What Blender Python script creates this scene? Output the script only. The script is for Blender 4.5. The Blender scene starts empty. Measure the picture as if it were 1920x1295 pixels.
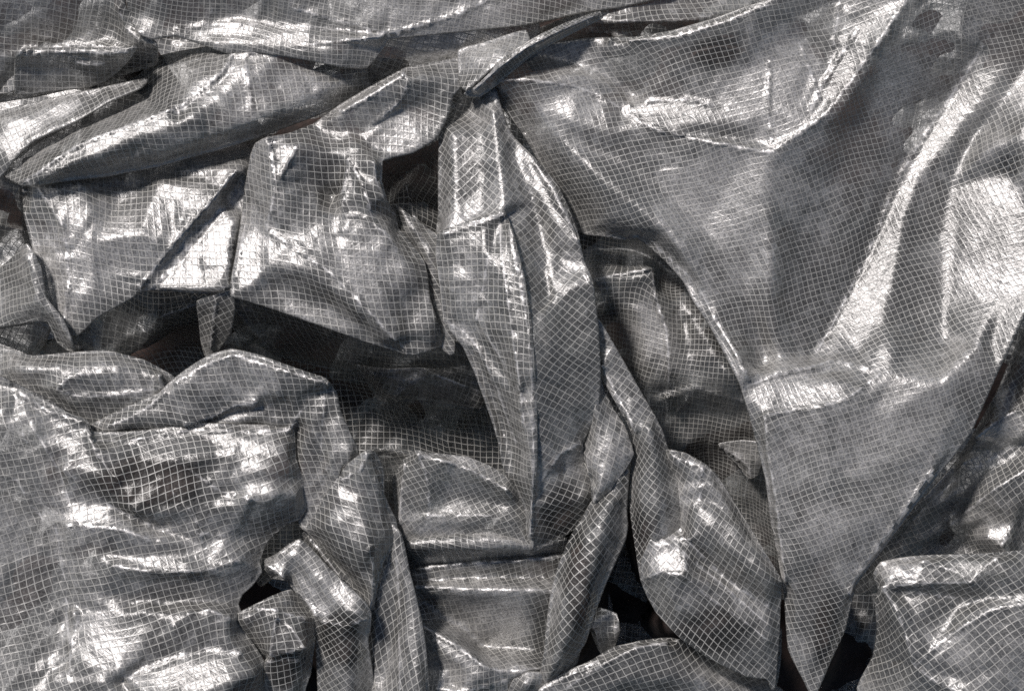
import bpy, math, random
import numpy as np
from mathutils import Vector
from mathutils.geometry import delaunay_2d_cdt

random.seed(7); RNG = np.random.RandomState(11)
PX = 0.00067            # metres per unit of the drawing (one scrim cell is about 10 mm)
CX, CY, DIST = 960.0, 647.5, 5000.0
scene = bpy.context.scene

# ------------------------------------------------------------------ camera, sky, sun, exposure
cam_d = bpy.data.cameras.new('camera'); cam = bpy.data.objects.new('camera', cam_d)
scene.collection.objects.link(cam); scene.camera = cam
cam.location = (0, 0, DIST*PX); cam.rotation_euler = (0, 0, 0)
cam_d.sensor_width = 36; cam_d.lens = 36*DIST/1920.0
cam_d.clip_start = 0.1; cam_d.clip_end = 60

SUN_EL, SUN_AZ = math.radians(50), math.radians(-38)      # azimuth measured from +Y towards +X
world = bpy.data.worlds.new('World'); scene.world = world; world.use_nodes = True
wn = world.node_tree.nodes; wl = world.node_tree.links
bg = wn['Background']
sky = wn.new('ShaderNodeTexSky'); sky.sky_type = 'NISHITA'; sky.sun_disc = False
sky.sun_elevation = SUN_EL; sky.sun_rotation = SUN_AZ
wl.new(sky.outputs['Color'], bg.inputs['Color']); bg.inputs['Strength'].default_value = 0.05
sd = bpy.data.lights.new('sun', 'SUN'); sun = bpy.data.objects.new('sun', sd)
scene.collection.objects.link(sun)
sd.energy = 4.8; sd.angle = math.radians(7); sd.color = (1.0, 0.945, 0.94)
dv = Vector((math.sin(SUN_AZ)*math.cos(SUN_EL), math.cos(SUN_AZ)*math.cos(SUN_EL), math.sin(SUN_EL)))
sun.rotation_euler = dv.to_track_quat('Z', 'Y').to_euler(); sun.location = dv*3
vs = scene.view_settings
vs.view_transform = 'Standard'; vs.look = 'None'; vs.gamma = 1; vs.use_curve_mapping = False
vs.exposure = 0.12
scene.render.engine = 'CYCLES'
scene.cycles.use_denoising = False
scene.cycles.max_bounces = 4; scene.cycles.transparent_max_bounces = 6
scene.cycles.diffuse_bounces = 2; scene.cycles.glossy_bounces = 2
scene.cycles.sample_clamp_indirect = 3

# ------------------------------------------------------------------ materials
def nd(t, kind, **kw):
    n = t.nodes.new(kind)
    for k, v in kw.items(): setattr(n, k, v)
    return n
def math_(t, op, a, b=None, c=None, clamp=False):
    n = t.nodes.new('ShaderNodeMath'); n.operation = op; n.use_clamp = clamp
    for i, v in enumerate((a, b, c)):
        if v is None: continue
        if isinstance(v, (int, float)): n.inputs[i].default_value = v
        else: t.links.new(v, n.inputs[i])
    return n.outputs[0]
def rng(t, v, a, b, c, d):
    n = t.nodes.new('ShaderNodeMapRange'); t.links.new(v, n.inputs[0])
    for i, x in enumerate((a, b, c, d)): n.inputs[i+1].default_value = x
    n.interpolation_type = 'SMOOTHSTEP'
    return n.outputs[0]
def noise(t, vec, scale, detail=2, rough=0.5, dist=0.0):
    n = nd(t, 'ShaderNodeTexNoise'); t.links.new(vec, n.inputs['Vector'])
    n.inputs['Scale'].default_value = scale; n.inputs['Detail'].default_value = detail
    n.inputs['Roughness'].default_value = rough; n.inputs['Distortion'].default_value = dist
    return n
def mapping(t, vec, scale=(1,1,1), rot=(0,0,0), loc=(0,0,0)):
    m = nd(t, 'ShaderNodeMapping'); t.links.new(vec, m.inputs[0])
    m.inputs['Scale'].default_value = scale; m.inputs['Rotation'].default_value = rot; m.inputs['Location'].default_value = loc
    return m.outputs[0]

def sheet_material():
    m = bpy.data.materials.new('reinforced_clear_plastic_film'); m.use_nodes = True
    t = m.node_tree; t.nodes.clear(); L = t.links.new
    out = nd(t, 'ShaderNodeOutputMaterial')
    uv = nd(t, 'ShaderNodeUVMap', uv_map='weave').outputs[0]
    wob = noise(t, uv, 0.7, 2, 0.6)
    off = nd(t, 'ShaderNodeVectorMath', operation='MULTIPLY_ADD')
    L(wob.outputs['Color'], off.inputs[0]); off.inputs[1].default_value = (0.22, 0.22, 0); L(uv, off.inputs[2])
    sep = nd(t, 'ShaderNodeSeparateXYZ'); L(off.outputs[0], sep.inputs[0])
    u, v = sep.outputs[0], sep.outputs[1]
    fu = math_(t, 'ABSOLUTE', math_(t, 'SUBTRACT', math_(t, 'FRACT', u), 0.5))     # 0 cell centre .. 0.5 thread
    fv = math_(t, 'ABSOLUTE', math_(t, 'SUBTRACT', math_(t, 'FRACT', v), 0.5))
    tu = rng(t, fu, 0.415, 0.475, 0, 1); tv = rng(t, fv, 0.415, 0.475, 0, 1)
    thread = math_(t, 'MAXIMUM', tu, tv)
    # milky variation of the film (dust, cloudy plastic, contact with the layer below), plus shade painted into recesses
    big = noise(t, uv, 0.075, 3, 0.55).outputs['Fac']
    hz = nd(t, 'ShaderNodeAttribute', attribute_name='haze_shade').outputs['Fac']
    cz = nd(t, 'ShaderNodeAttribute', attribute_name='crease').outputs['Fac']
    wn_ = nd(t, 'ShaderNodeTexWhiteNoise', noise_dimensions='2D')
    fl = nd(t, 'ShaderNodeVectorMath', operation='FLOOR'); L(off.outputs[0], fl.inputs[0]); L(fl.outputs[0], wn_.inputs[0])
    ws = nd(t, 'ShaderNodeSeparateColor'); L(wn_.outputs['Color'], ws.inputs[0])
    bh = math_(t, 'ADD', big, math_(t, 'MULTIPLY', hz, 0.22))
    bh = math_(t, 'ADD', bh, math_(t, 'MULTIPLY', math_(t, 'SUBTRACT', ws.outputs[2], 0.5), 0.09))
    milk = rng(t, bh, 0.38, 0.70, 0, 1)
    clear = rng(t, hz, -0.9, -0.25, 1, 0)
    fine = noise(t, uv, 3.1, 4, 0.7).outputs['Fac']
    mid = noise(t, uv, 0.6, 3, 0.6).outputs['Fac']
    # colours
    cell = nd(t, 'ShaderNodeMix', data_type='RGBA'); L(milk, cell.inputs[0])
    cell.inputs[6].default_value = (0.156, 0.155, 0.146, 1); cell.inputs[7].default_value = (0.305, 0.300, 0.285, 1)
    cv = nd(t, 'ShaderNodeMix', data_type='RGBA', blend_type='MULTIPLY'); cv.inputs[0].default_value = 1
    L(cell.outputs[2], cv.inputs[6])
    g = math_(t, 'MULTIPLY', rng(t, fine, 0.3, 0.7, 0.45, 1.5), rng(t, mid, 0.3, 0.7, 0.8, 1.2))
    cg = nd(t, 'ShaderNodeCombineColor'); [L(g, cg.inputs[i]) for i in range(3)]
    L(cg.outputs[0], cv.inputs[7])
    thc = nd(t, 'ShaderNodeMix', data_type='RGBA'); L(milk, thc.inputs[0])
    thc.inputs[6].default_value = (0.325, 0.320, 0.292, 1); thc.inputs[7].default_value = (0.30, 0.293, 0.268, 1)
    col0 = nd(t, 'ShaderNodeMix', data_type='RGBA'); L(thread, col0.inputs[0])
    L(cv.outputs[2], col0.inputs[6]); L(thc.outputs[2], col0.inputs[7])
    cw = rng(t, math_(t, 'MULTIPLY', cz, rng(t, mid, 0.35, 0.6, 0.3, 1.0)), 0.25, 0.9, 0, 0.75)   # stress-whitened creases
    col = nd(t, 'ShaderNodeMix', data_type='RGBA'); L(cw, col.inputs[0])
    L(col0.outputs[2], col.inputs[6]); col.inputs[7].default_value = (0.58, 0.57, 0.55, 1)
    # relief: film sags in each cell, every cell tilts its own way, crinkles run across
    su = math_(t, 'SUBTRACT', math_(t, 'FRACT', u), 0.5); sv = math_(t, 'SUBTRACT', math_(t, 'FRACT', v), 0.5)
    env = math_(t, 'MULTIPLY', math_(t, 'SUBTRACT', 1, math_(t, 'POWER', math_(t, 'MULTIPLY', fu, 2), 4)),
                math_(t, 'SUBTRACT', 1, math_(t, 'POWER', math_(t, 'MULTIPLY', fv, 2), 4)))
    tilt = math_(t, 'ADD', math_(t, 'MULTIPLY', su, math_(t, 'SUBTRACT', ws.outputs[0], 0.5)),
                 math_(t, 'MULTIPLY', sv, math_(t, 'SUBTRACT', ws.outputs[1], 0.5)))
    tilt = math_(t, 'MULTIPLY', tilt, env)
    crA = noise(t, mapping(t, mapping(t, uv, rot=(0, 0, 0.6)), (0.45, 1.9, 1)), 1.0, 3, 0.6, 1.2).outputs['Fac']
    crB = noise(t, mapping(t, mapping(t, uv, rot=(0, 0, -1.0)), (0.4, 1.5, 1)), 1.0, 3, 0.6, 1.0).outputs['Fac']
    crC = noise(t, uv, 0.28, 3, 0.55, 0.8).outputs['Fac']
    h = math_(t, 'ADD', math_(t, 'MULTIPLY', crA, 0.42), math_(t, 'MULTIPLY', crB, 0.35))
    h = math_(t, 'ADD', h, math_(t, 'MULTIPLY', crC, 0.8))
    h = math_(t, 'ADD', h, math_(t, 'MULTIPLY', tilt, 0.8))
    h = math_(t, 'ADD', h, math_(t, 'MULTIPLY', env, -0.16))
    h = math_(t, 'ADD', h, math_(t, 'MULTIPLY', thread, 0.05))
    h = math_(t, 'ADD', h, math_(t, 'MULTIPLY', fine, 0.27))
    bump = nd(t, 'ShaderNodeBump'); bump.inputs['Strength'].default_value = 0.21
    bump.inputs['Distance'].default_value = 15*PX*0.55; L(h, bump.inputs['Height'])
    pr = nd(t, 'ShaderNodeBsdfPrincipled')
    L(col.outputs[2], pr.inputs['Base Color']); L(bump.outputs[0], pr.inputs['Normal'])
    L(rng(t, thread, 0, 1, 0.34, 0.48), pr.inputs['Roughness'])
    pr.inputs['IOR'].default_value = 1.75
    L(rng(t, thread, 0, 1, 0.36, 0.08), pr.inputs['Metallic'])
    tl = nd(t, 'ShaderNodeBsdfTranslucent'); L(col.outputs[2], tl.inputs[0]); L(bump.outputs[0], tl.inputs['Normal'])
    mx = nd(t, 'ShaderNodeMixShader'); mx.inputs[0].default_value = 0.06
    L(pr.outputs[0], mx.inputs[1]); L(tl.outputs[0], mx.inputs[2])
    tr = nd(t, 'ShaderNodeBsdfTransparent'); tr.inputs[0].default_value = (0.93, 0.95, 0.96, 1)
    mt = nd(t, 'ShaderNodeMixShader')
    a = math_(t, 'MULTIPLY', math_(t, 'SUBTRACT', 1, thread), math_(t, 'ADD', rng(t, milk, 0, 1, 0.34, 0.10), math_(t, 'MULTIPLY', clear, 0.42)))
    L(a, mt.inputs[0]); L(mx.outputs[0], mt.inputs[1]); L(tr.outputs[0], mt.inputs[2])
    L(mt.outputs[0], out.inputs[0])
    return m

def soil_material():
    m = bpy.data.materials.new('brown_soil'); m.use_nodes = True
    t = m.node_tree; pr = t.nodes['Principled BSDF']; L = t.links.new
    tc = nd(t, 'ShaderNodeTexCoord').outputs['Object']
    n = noise(t, tc, 22, 6, 0.7)
    r = nd(t, 'ShaderNodeValToRGB'); L(n.outputs['Fac'], r.inputs[0])
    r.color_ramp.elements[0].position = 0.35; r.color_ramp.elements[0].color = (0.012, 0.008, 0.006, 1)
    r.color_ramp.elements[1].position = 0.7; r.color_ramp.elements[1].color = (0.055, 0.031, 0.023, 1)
    L(r.outputs[0], pr.inputs['Base Color']); pr.inputs['Roughness'].default_value = 0.9
    b = nd(t, 'ShaderNodeBump'); b.inputs['Distance'].default_value = 0.01; L(n.outputs['Fac'], b.inputs['Height'])
    L(b.outputs[0], pr.inputs['Normal'])
    return m
FILM = sheet_material(); SOIL = soil_material()

# ------------------------------------------------------------------ fold builder
STEP = 5.5
RF = 1.4
HS = 1.45                # relief scale of the folds
def W(x, y, h):
    f = 1 - h/DIST
    return np.stack([(x-CX)*f, -(y-CY)*f, h], -1)
def parse(s): return [tuple(float(q) for q in w.split(',')) for w in s.split()]
def resample(pts, closed, step):
    out = []
    n = len(pts)
    for i in range(n if closed else n-1):
        a = pts[i]; b = pts[(i+1) % n]
        k = max(1, int(round(math.hypot(b[0]-a[0], b[1]-a[1])/step)))
        for j in range(k):
            f = j/k; out.append(tuple(a[q]+(b[q]-a[q])*f for q in range(3)))
    if not closed: out.append(pts[-1])
    return out
def spline(pts, closed, step):          # Catmull-Rom through points
    n = len(pts); out = []
    for i in range(n if closed else n-1):
        if closed: p0, p1, p2, p3 = pts[i-1], pts[i], pts[(i+1) % n], pts[(i+2) % n]
        else: p0, p1, p2, p3 = pts[max(i-1, 0)], pts[i], pts[i+1], pts[min(i+2, n-1)]
        k = max(1, int(round(math.hypot(p2[0]-p1[0], p2[1]-p1[1])/step)))
        for j in range(k):
            f = j/k; q = []
            for c in range(3):
                lin = p1[c]+(p2[c]-p1[c])*f
                cr = 0.5*((2*p1[c])+(-p0[c]+p2[c])*f+(2*p0[c]-5*p1[c]+4*p2[c]-p3[c])*f*f+(-p0[c]+3*p1[c]-3*p2[c]+p3[c])*f**3)
                q.append(0.3*cr+0.7*lin)
            out.append(tuple(q))
    if not closed: out.append(pts[-1])
    return out
def inside(px, py, poly):
    x = np.array([p[0] for p in poly]); y = np.array([p[1] for p in poly])
    r = np.zeros(len(px), bool); j = len(x)-1
    for i in range(len(x)):
        if y[i] != y[j]:
            c = ((y[i] > py) != (y[j] > py)) & (px < (x[j]-x[i])*(py-y[i])/(y[j]-y[i])+x[i]); r ^= c
        j = i
    return r
class Crumple:                            # crushed-film facets: random heights on a jittered net, flat triangles between
    X0, Y0, RS = -160.0, -160.0, 3.0
    def __init__(s, L, stretch, turn, seed):
        r = np.random.RandomState(seed); ct, st = math.cos(turn), math.sin(turn)
        W_, H_ = int(2320/s.RS), int(1700/s.RS); s.g = np.zeros((H_, W_))
        R = 1500; pts, hs = [], []
        for a in np.arange(-R, R, L*stretch):
            for c in np.arange(-R, R, L):
                p = a+r.uniform(-.45, .45)*L*stretch; q_ = c+r.uniform(-.45, .45)*L
                x = 960+p*ct-q_*st; y = 650+p*st+q_*ct
                if -260 < x < 2260 and -260 < y < 1640: pts.append(Vector((x, y))); hs.append(r.uniform(-1, 1))
        vo, eo, fo, ov, oe, of = delaunay_2d_cdt(pts, [], [], 0, 1e-3, True)
        hh = np.zeros(len(vo))
        for k, o in enumerate(ov):
            if o: hh[k] = hs[o[0]]
        V2 = np.array([(v.x, v.y) for v in vo])
        for f in fo:
            P_ = (V2[list(f)]-[s.X0, s.Y0])/s.RS
            x0, y0 = np.maximum(np.floor(P_.min(0)).astype(int), 0); x1, y1 = np.minimum(np.ceil(P_.max(0)).astype(int)+1, [W_, H_])
            if x1 <= x0 or y1 <= y0: continue
            gx, gy = np.meshgrid(np.arange(x0, x1), np.arange(y0, y1))
            A_, B_, C_ = P_
            den = (B_[1]-C_[1])*(A_[0]-C_[0])+(C_[0]-B_[0])*(A_[1]-C_[1])
            if abs(den) < 1e-9: continue
            w0 = ((B_[1]-C_[1])*(gx-C_[0])+(C_[0]-B_[0])*(gy-C_[1]))/den; w1 = ((C_[1]-A_[1])*(gx-C_[0])+(A_[0]-C_[0])*(gy-C_[1]))/den
            w2 = 1-w0-w1; m = (w0 >= -1e-6) & (w1 >= -1e-6) & (w2 >= -1e-6)
            s.g[gy[m], gx[m]] = (w0*hh[f[0]]+w1*hh[f[1]]+w2*hh[f[2]])[m]
    def __call__(s, x, y):
        fx = np.clip((x-s.X0)/s.RS, 0, s.g.shape[1]-2); fy = np.clip((y-s.Y0)/s.RS, 0, s.g.shape[0]-2)
        ix, iy = fx.astype(int), fy.astype(int); u_, v_ = fx-ix, fy-iy; g = s.g
        return (g[iy, ix]*(1-u_)+g[iy, ix+1]*u_)*(1-v_)+(g[iy+1, ix]*(1-u_)+g[iy+1, ix+1]*u_)*v_
CR1 = Crumple(64, 1.7, 0.5, 3); CR2 = Crumple(34, 1.8, 1.9, 5); CR3 = Crumple(62, 1.6, -0.8, 9)

def arap(P3, T, uv, iters=6):
    n = len(P3)
    a, b, c = P3[T[:, 0]], P3[T[:, 1]], P3[T[:, 2]]
    e1 = b-a; l1 = np.linalg.norm(e1, axis=1)+1e-9; ex = e1/l1[:, None]
    e2 = c-a; x2 = (e2*ex).sum(1); y2 = np.sqrt(np.maximum((e2**2).sum(1)-x2**2, 1e-9))
    loc = np.zeros((len(T), 3, 2)); loc[:, 1, 0] = l1; loc[:, 2, 0] = x2; loc[:, 2, 1] = y2
    ua, ub, uc = uv[T[:, 0]], uv[T[:, 1]], uv[T[:, 2]]     # orientation match
    d = (ub-ua); e = (uc-ua); sgn = np.sign(d[:, 0]*e[:, 1]-d[:, 1]*e[:, 0]); loc[:, 2, 1] *= sgn
    E = [(0, 1, 2), (1, 2, 0), (2, 0, 1)]; wts = []
    for i, j, k in E:
        p = loc[:, i]-loc[:, k]; q = loc[:, j]-loc[:, k]
        cr = np.abs(p[:, 0]*q[:, 1]-p[:, 1]*q[:, 0])+1e-6
        wts.append(np.clip((p*q).sum(1)/cr, 0.05, 20)*0.5)
    I = np.concatenate([T[:, i] for i, j, k in E]); J = np.concatenate([T[:, j] for i, j, k in E]); Wt = np.concatenate(wts)
    diag = np.bincount(I, Wt, n)+np.bincount(J, Wt, n)
    diag = np.maximum(diag, 1e-3)
    eps = 1e-4
    def A(x):
        d_ = (x[I]-x[J])*Wt[:, None]
        r = eps*x*1.0
        for c_ in range(2): r[:, c_] += np.bincount(I, d_[:, c_], n)-np.bincount(J, d_[:, c_], n)
        return r
    uv0 = uv.copy()
    for it in range(iters):
        S = np.zeros((len(T), 2, 2))
        for (i, j, k), w in zip(E, wts):
            du = uv[T[:, i]]-uv[T[:, j]]; dl = loc[:, i]-loc[:, j]
            S += w[:, None, None]*du[:, :, None]*dl[:, None, :]
        th = np.arctan2(S[:, 1, 0]-S[:, 0, 1], S[:, 0, 0]+S[:, 1, 1])
        cth, sth = np.cos(th), np.sin(th)
        rhs = eps*uv0.copy()
        for (i, j, k), w in zip(E, wts):
            dl = loc[:, i]-loc[:, j]
            r = np.stack([cth*dl[:, 0]-sth*dl[:, 1], sth*dl[:, 0]+cth*dl[:, 1]], 1)*w[:, None]
            for c_ in range(2): rhs[:, c_] += np.bincount(T[:, i], r[:, c_], n)-np.bincount(T[:, j], r[:, c_], n)
        x = uv.copy(); r_ = rhs-A(x); z = r_/diag[:, None]; p = z.copy(); rz = (r_*z).sum()
        for _ in range(60):
            Ap = A(p); al = rz/max((p*Ap).sum(), 1e-12); x += al*p; r_ -= al*Ap
            z = r_/diag[:, None]; rz2 = (r_*z).sum()
            if rz2 < 1e-4: break
            p = z+(rz2/rz)*p; rz = rz2
        uv = x
    return uv

HAZE_SHADE = [(70,60,150,70,-.24), (1490,170,80,110,1), (1340,400,150,120,.8), (1620,880,220,190,.5), (850,30,140,35,1), (830,85,130,40,1), (600,160,80,40,.8),  # milky and clear film patches; some negative ones paint shade into bowl and recess
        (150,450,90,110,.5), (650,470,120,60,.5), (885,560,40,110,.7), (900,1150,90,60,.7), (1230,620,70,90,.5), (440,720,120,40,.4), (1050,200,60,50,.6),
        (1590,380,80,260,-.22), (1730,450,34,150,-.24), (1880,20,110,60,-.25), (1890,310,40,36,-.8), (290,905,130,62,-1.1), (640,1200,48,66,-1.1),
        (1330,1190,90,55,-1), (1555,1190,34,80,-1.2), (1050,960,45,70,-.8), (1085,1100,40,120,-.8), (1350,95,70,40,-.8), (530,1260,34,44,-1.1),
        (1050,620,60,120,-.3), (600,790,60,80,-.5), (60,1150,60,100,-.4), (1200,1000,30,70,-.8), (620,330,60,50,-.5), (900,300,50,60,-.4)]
def haze_shade_at(x, y):
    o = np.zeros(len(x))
    for cx, cy, rx, ry, v in HAZE_SHADE:
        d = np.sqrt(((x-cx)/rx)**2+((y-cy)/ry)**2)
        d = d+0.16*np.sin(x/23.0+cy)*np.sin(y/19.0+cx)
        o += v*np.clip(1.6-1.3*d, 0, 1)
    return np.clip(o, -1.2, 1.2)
# facets: how single areas of the folds lean (x, y, half-length, half-width, turn, lean); 1 leans fully to the upper left,
# 0 lies level, -1 leans away to the lower right
LEAN = {
 'bowl': [(80,45,170,60,0,-1.6), (240,40,50,14,70,.2)], 'box': [(160,116,28,7,10,1), (100,150,120,26,-4,-1.1), (110,104,90,8,0,.1)],
 'strip': [(30,240,35,22,-10,.7), (25,280,22,12,-40,.8), (130,205,70,18,-20,.4)],
 'top_sheet': [(560,78,90,20,5,.85), (450,58,70,9,0,.8), (850,30,130,25,-15,.35), (340,12,90,26,0,-1), (660,100,50,14,-5,.4)],
 'long_roll': [(120,300,64,10,-32,1), (230,255,80,12,-18,1.05), (375,168,62,11,-42,1), (480,105,52,7,0,1), (520,170,1,1,0,0)],
 'left_block': [(412,450,38,30,-50,.9), (360,526,90,15,-3,1.05), (235,342,60,8,0,.7), (370,325,70,10,-3,.7), (110,600,30,20,0,.5), (330,480,90,10,-50,-.9)],
 'middle_left': [(530,290,28,15,0,1), (517,350,60,8,85,1), (468,485,62,27,-70,1), (620,522,165,12,40,1.0), (780,650,26,9,0,1), (585,592,120,26,25,.62), (700,480,90,42,25,.1), 
                 (760,235,80,36,-10,.05), (690,415,45,9,30,.9), (655,350,35,8,100,.8), (795,590,28,40,0,.6), (605,320,30,40,30,-.8), (500,620,1,1,0,0)],
 'right_sheet': [(1280,206,74,13,8,.8), (1588,165,70,13,-55,.8), (1490,180,66,85,0,.3), (1290,360,150,70,40,.25), (1100,160,60,14,15,-.4), (1200,120,120,30,0,.1),
                 (1250,490,46,9,42,.95), (1312,592,70,10,62,1.05), (1368,680,52,11,64,1.05), (1360,540,120,30,62,-.35), (1585,400,270,50,-70,-.5),
                 (1695,330,110,14,-62,.6), (1648,500,110,17,-68,.85), (1600,600,84,30,-60,1.0), (1556,650,46,16,-40,.9), (1757,430,190,28,92,0), (1870,450,150,60,90,.45), (1895,160,60,60,0,.3), (1890,20,110,50,0,-.4),
                 (1475,736,80,27,-5,1.05), (1560,732,44,16,-5,.95), (1490,698,90,8,-6,-.5), (1640,690,60,22,-65,1), (1610,900,170,110,-20,.35), (1500,1000,40,60,0,.4), (1530,1150,40,100,0,.15)],
 'centre_left_face': [(974,555,165,16,81,1.05), (996,800,90,8,89,.95), (866,626,48,7,42,1), (920,680,70,8,56,.9), (880,425,62,8,-14,1)],
 'centre_fold': [(853,330,110,15,90,.5), (1098,500,50,7,80,1), (905,300,40,80,0,.1), (1010,340,120,9,62,.8)],
 'pillow': [(150,702,34,6,-10,1), (205,741,100,5,0,.9), (180,688,90,14,0,.3)],
 'lower_left': [(98,760,64,12,30,1.05), (112,830,32,16,20,.85), (430,824,76,16,18,1.05), (470,860,70,14,12,.6), (330,1064,80,7,4,.8), (215,1195,72,42,0,.62), (375,1262,112,26,-12,1.1),
                (160,1268,44,8,0,.9), (490,915,26,18,0,.8), (25,950,60,130,0,-1), (70,1110,40,150,0,-.7), (330,1108,170,20,0,-.6), (28,830,26,60,0,-.9), (300,920,120,50,15,0), (380,1185,60,22,-20,-.3), (25,1180,24,60,0,.5)],
 'lid': [(500,680,110,6,15,.95), (375,692,52,8,-40,.9), (638,800,86,17,86,1.05), (600,752,26,12,0,.8), (455,780,80,9,-14,1), (578,880,70,18,92,-.4), (240,785,70,8,-25,.6)],
 'roll_upper': [(645,925,24,15,80,1.1), (668,990,55,15,70,1.05), (700,1090,50,10,100,.5), (705,930,40,9,80,-.6)],
 'roll_lower': [(645,1112,52,20,45,1.1), (592,1060,42,14,45,.75), (575,1095,70,8,50,-.7), (640,1230,30,50,0,0)],
 'cup': [(530,1188,36,15,100,1.05), (562,1204,14,13,0,1), (480,1165,26,16,0,.4), (530,1270,30,40,0,-.3)],
 'tall_spur': [(752,1045,44,6,75,1), (772,1165,120,13,86,1), (718,1150,110,17,95,-.6), (798,1200,100,8,85,-.5)],
 'pocket_panel': [(870,967,95,9,0,1), (800,900,50,9,85,.7), (860,930,60,24,0,.3), (900,882,72,8,26,.7), (765,930,60,10,95,.2)],
 'basin': [(920,1106,130,7,0,.9), (860,1225,90,12,35,1), (960,1256,44,8,0,1), (860,1060,90,6,-4,.6), (900,1160,90,30,10,.1)],
 'basin_ridge': [(860,1020,120,7,2,.7)], 'tube': [(1085,1090,160,18,108,.8)], 'side_leaf': [(1132,850,50,18,90,.7)],
 'ribbon': [(1160,748,74,7,58,1.1), (1218,900,60,22,85,.5), (1185,720,60,14,60,.4)],
 'block': [(1372,1010,98,20,42,1.05), (1290,868,40,8,22,1.05), (1303,915,14,12,0,1), (1262,1040,30,28,0,1.05), (1340,1140,90,30,35,.2), (1330,1215,80,20,35,-.3)],
 'bottom_sheet': [(1070,1262,74,9,-27,1), (1220,1250,90,26,0,.1)],
 'edge_block': [(1805,1062,72,14,0,1.05), (1672,1068,28,10,0,1), (1690,1160,64,9,65,1), (1790,1282,74,10,20,1), (1860,1142,64,8,-20,.9), (1740,1160,40,26,0,-.3), (1830,1220,70,30,-20,.1)],
 'edge_back': [(1876,748,42,14,105,.9), (1862,860,70,18,-25,.6), (1876,1000,20,18,0,1), (1760,960,70,20,-38,-.8)],
 'pocket': [(1170,516,50,6,-5,1), (1180,560,50,26,0,.4), (1226,640,90,20,88,.7), (1312,670,50,40,0,.45), (1310,790,110,30,0,-.5)],
}
def lean_field(name, x, y):
    gx = np.zeros(len(x)); gy = np.zeros(len(x)); w = np.zeros(len(x))
    for cx, cy, a_, b_, rot, k in LEAN.get(name, ()):
        if k < 0: k *= 2.0
        c_, s_ = math.cos(math.radians(rot)), math.sin(math.radians(rot))
        u_ = (x-cx)*c_+(y-cy)*s_; v_ = -(x-cx)*s_+(y-cy)*c_
        d = np.sqrt((u_/a_)**2+(v_/b_)**2)+0.10*np.sin(u_/11+v_/7+cx)
        ww = np.clip(1.7-1.2*d, 0, 1)*(1.0 if abs(k) >= 0.6 else 0.45)
        hv = np.array([dv.x+(CX-cx)/DIST, dv.y+(cy-CY)/DIST, dv.z+1.0])
        n = w+ww+1e-9
        gx = (gx*w+ww*(-hv[0]/hv[2])*k)/n; gy = (gy*w+ww*(hv[1]/hv[2])*k)/n; w = np.maximum(w, ww)
    return gx, gy, w
V_ALL, F_ALL, UV_ALL, base = [], [], [], [0]
A_ALL, C_ALL = [], []
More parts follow.
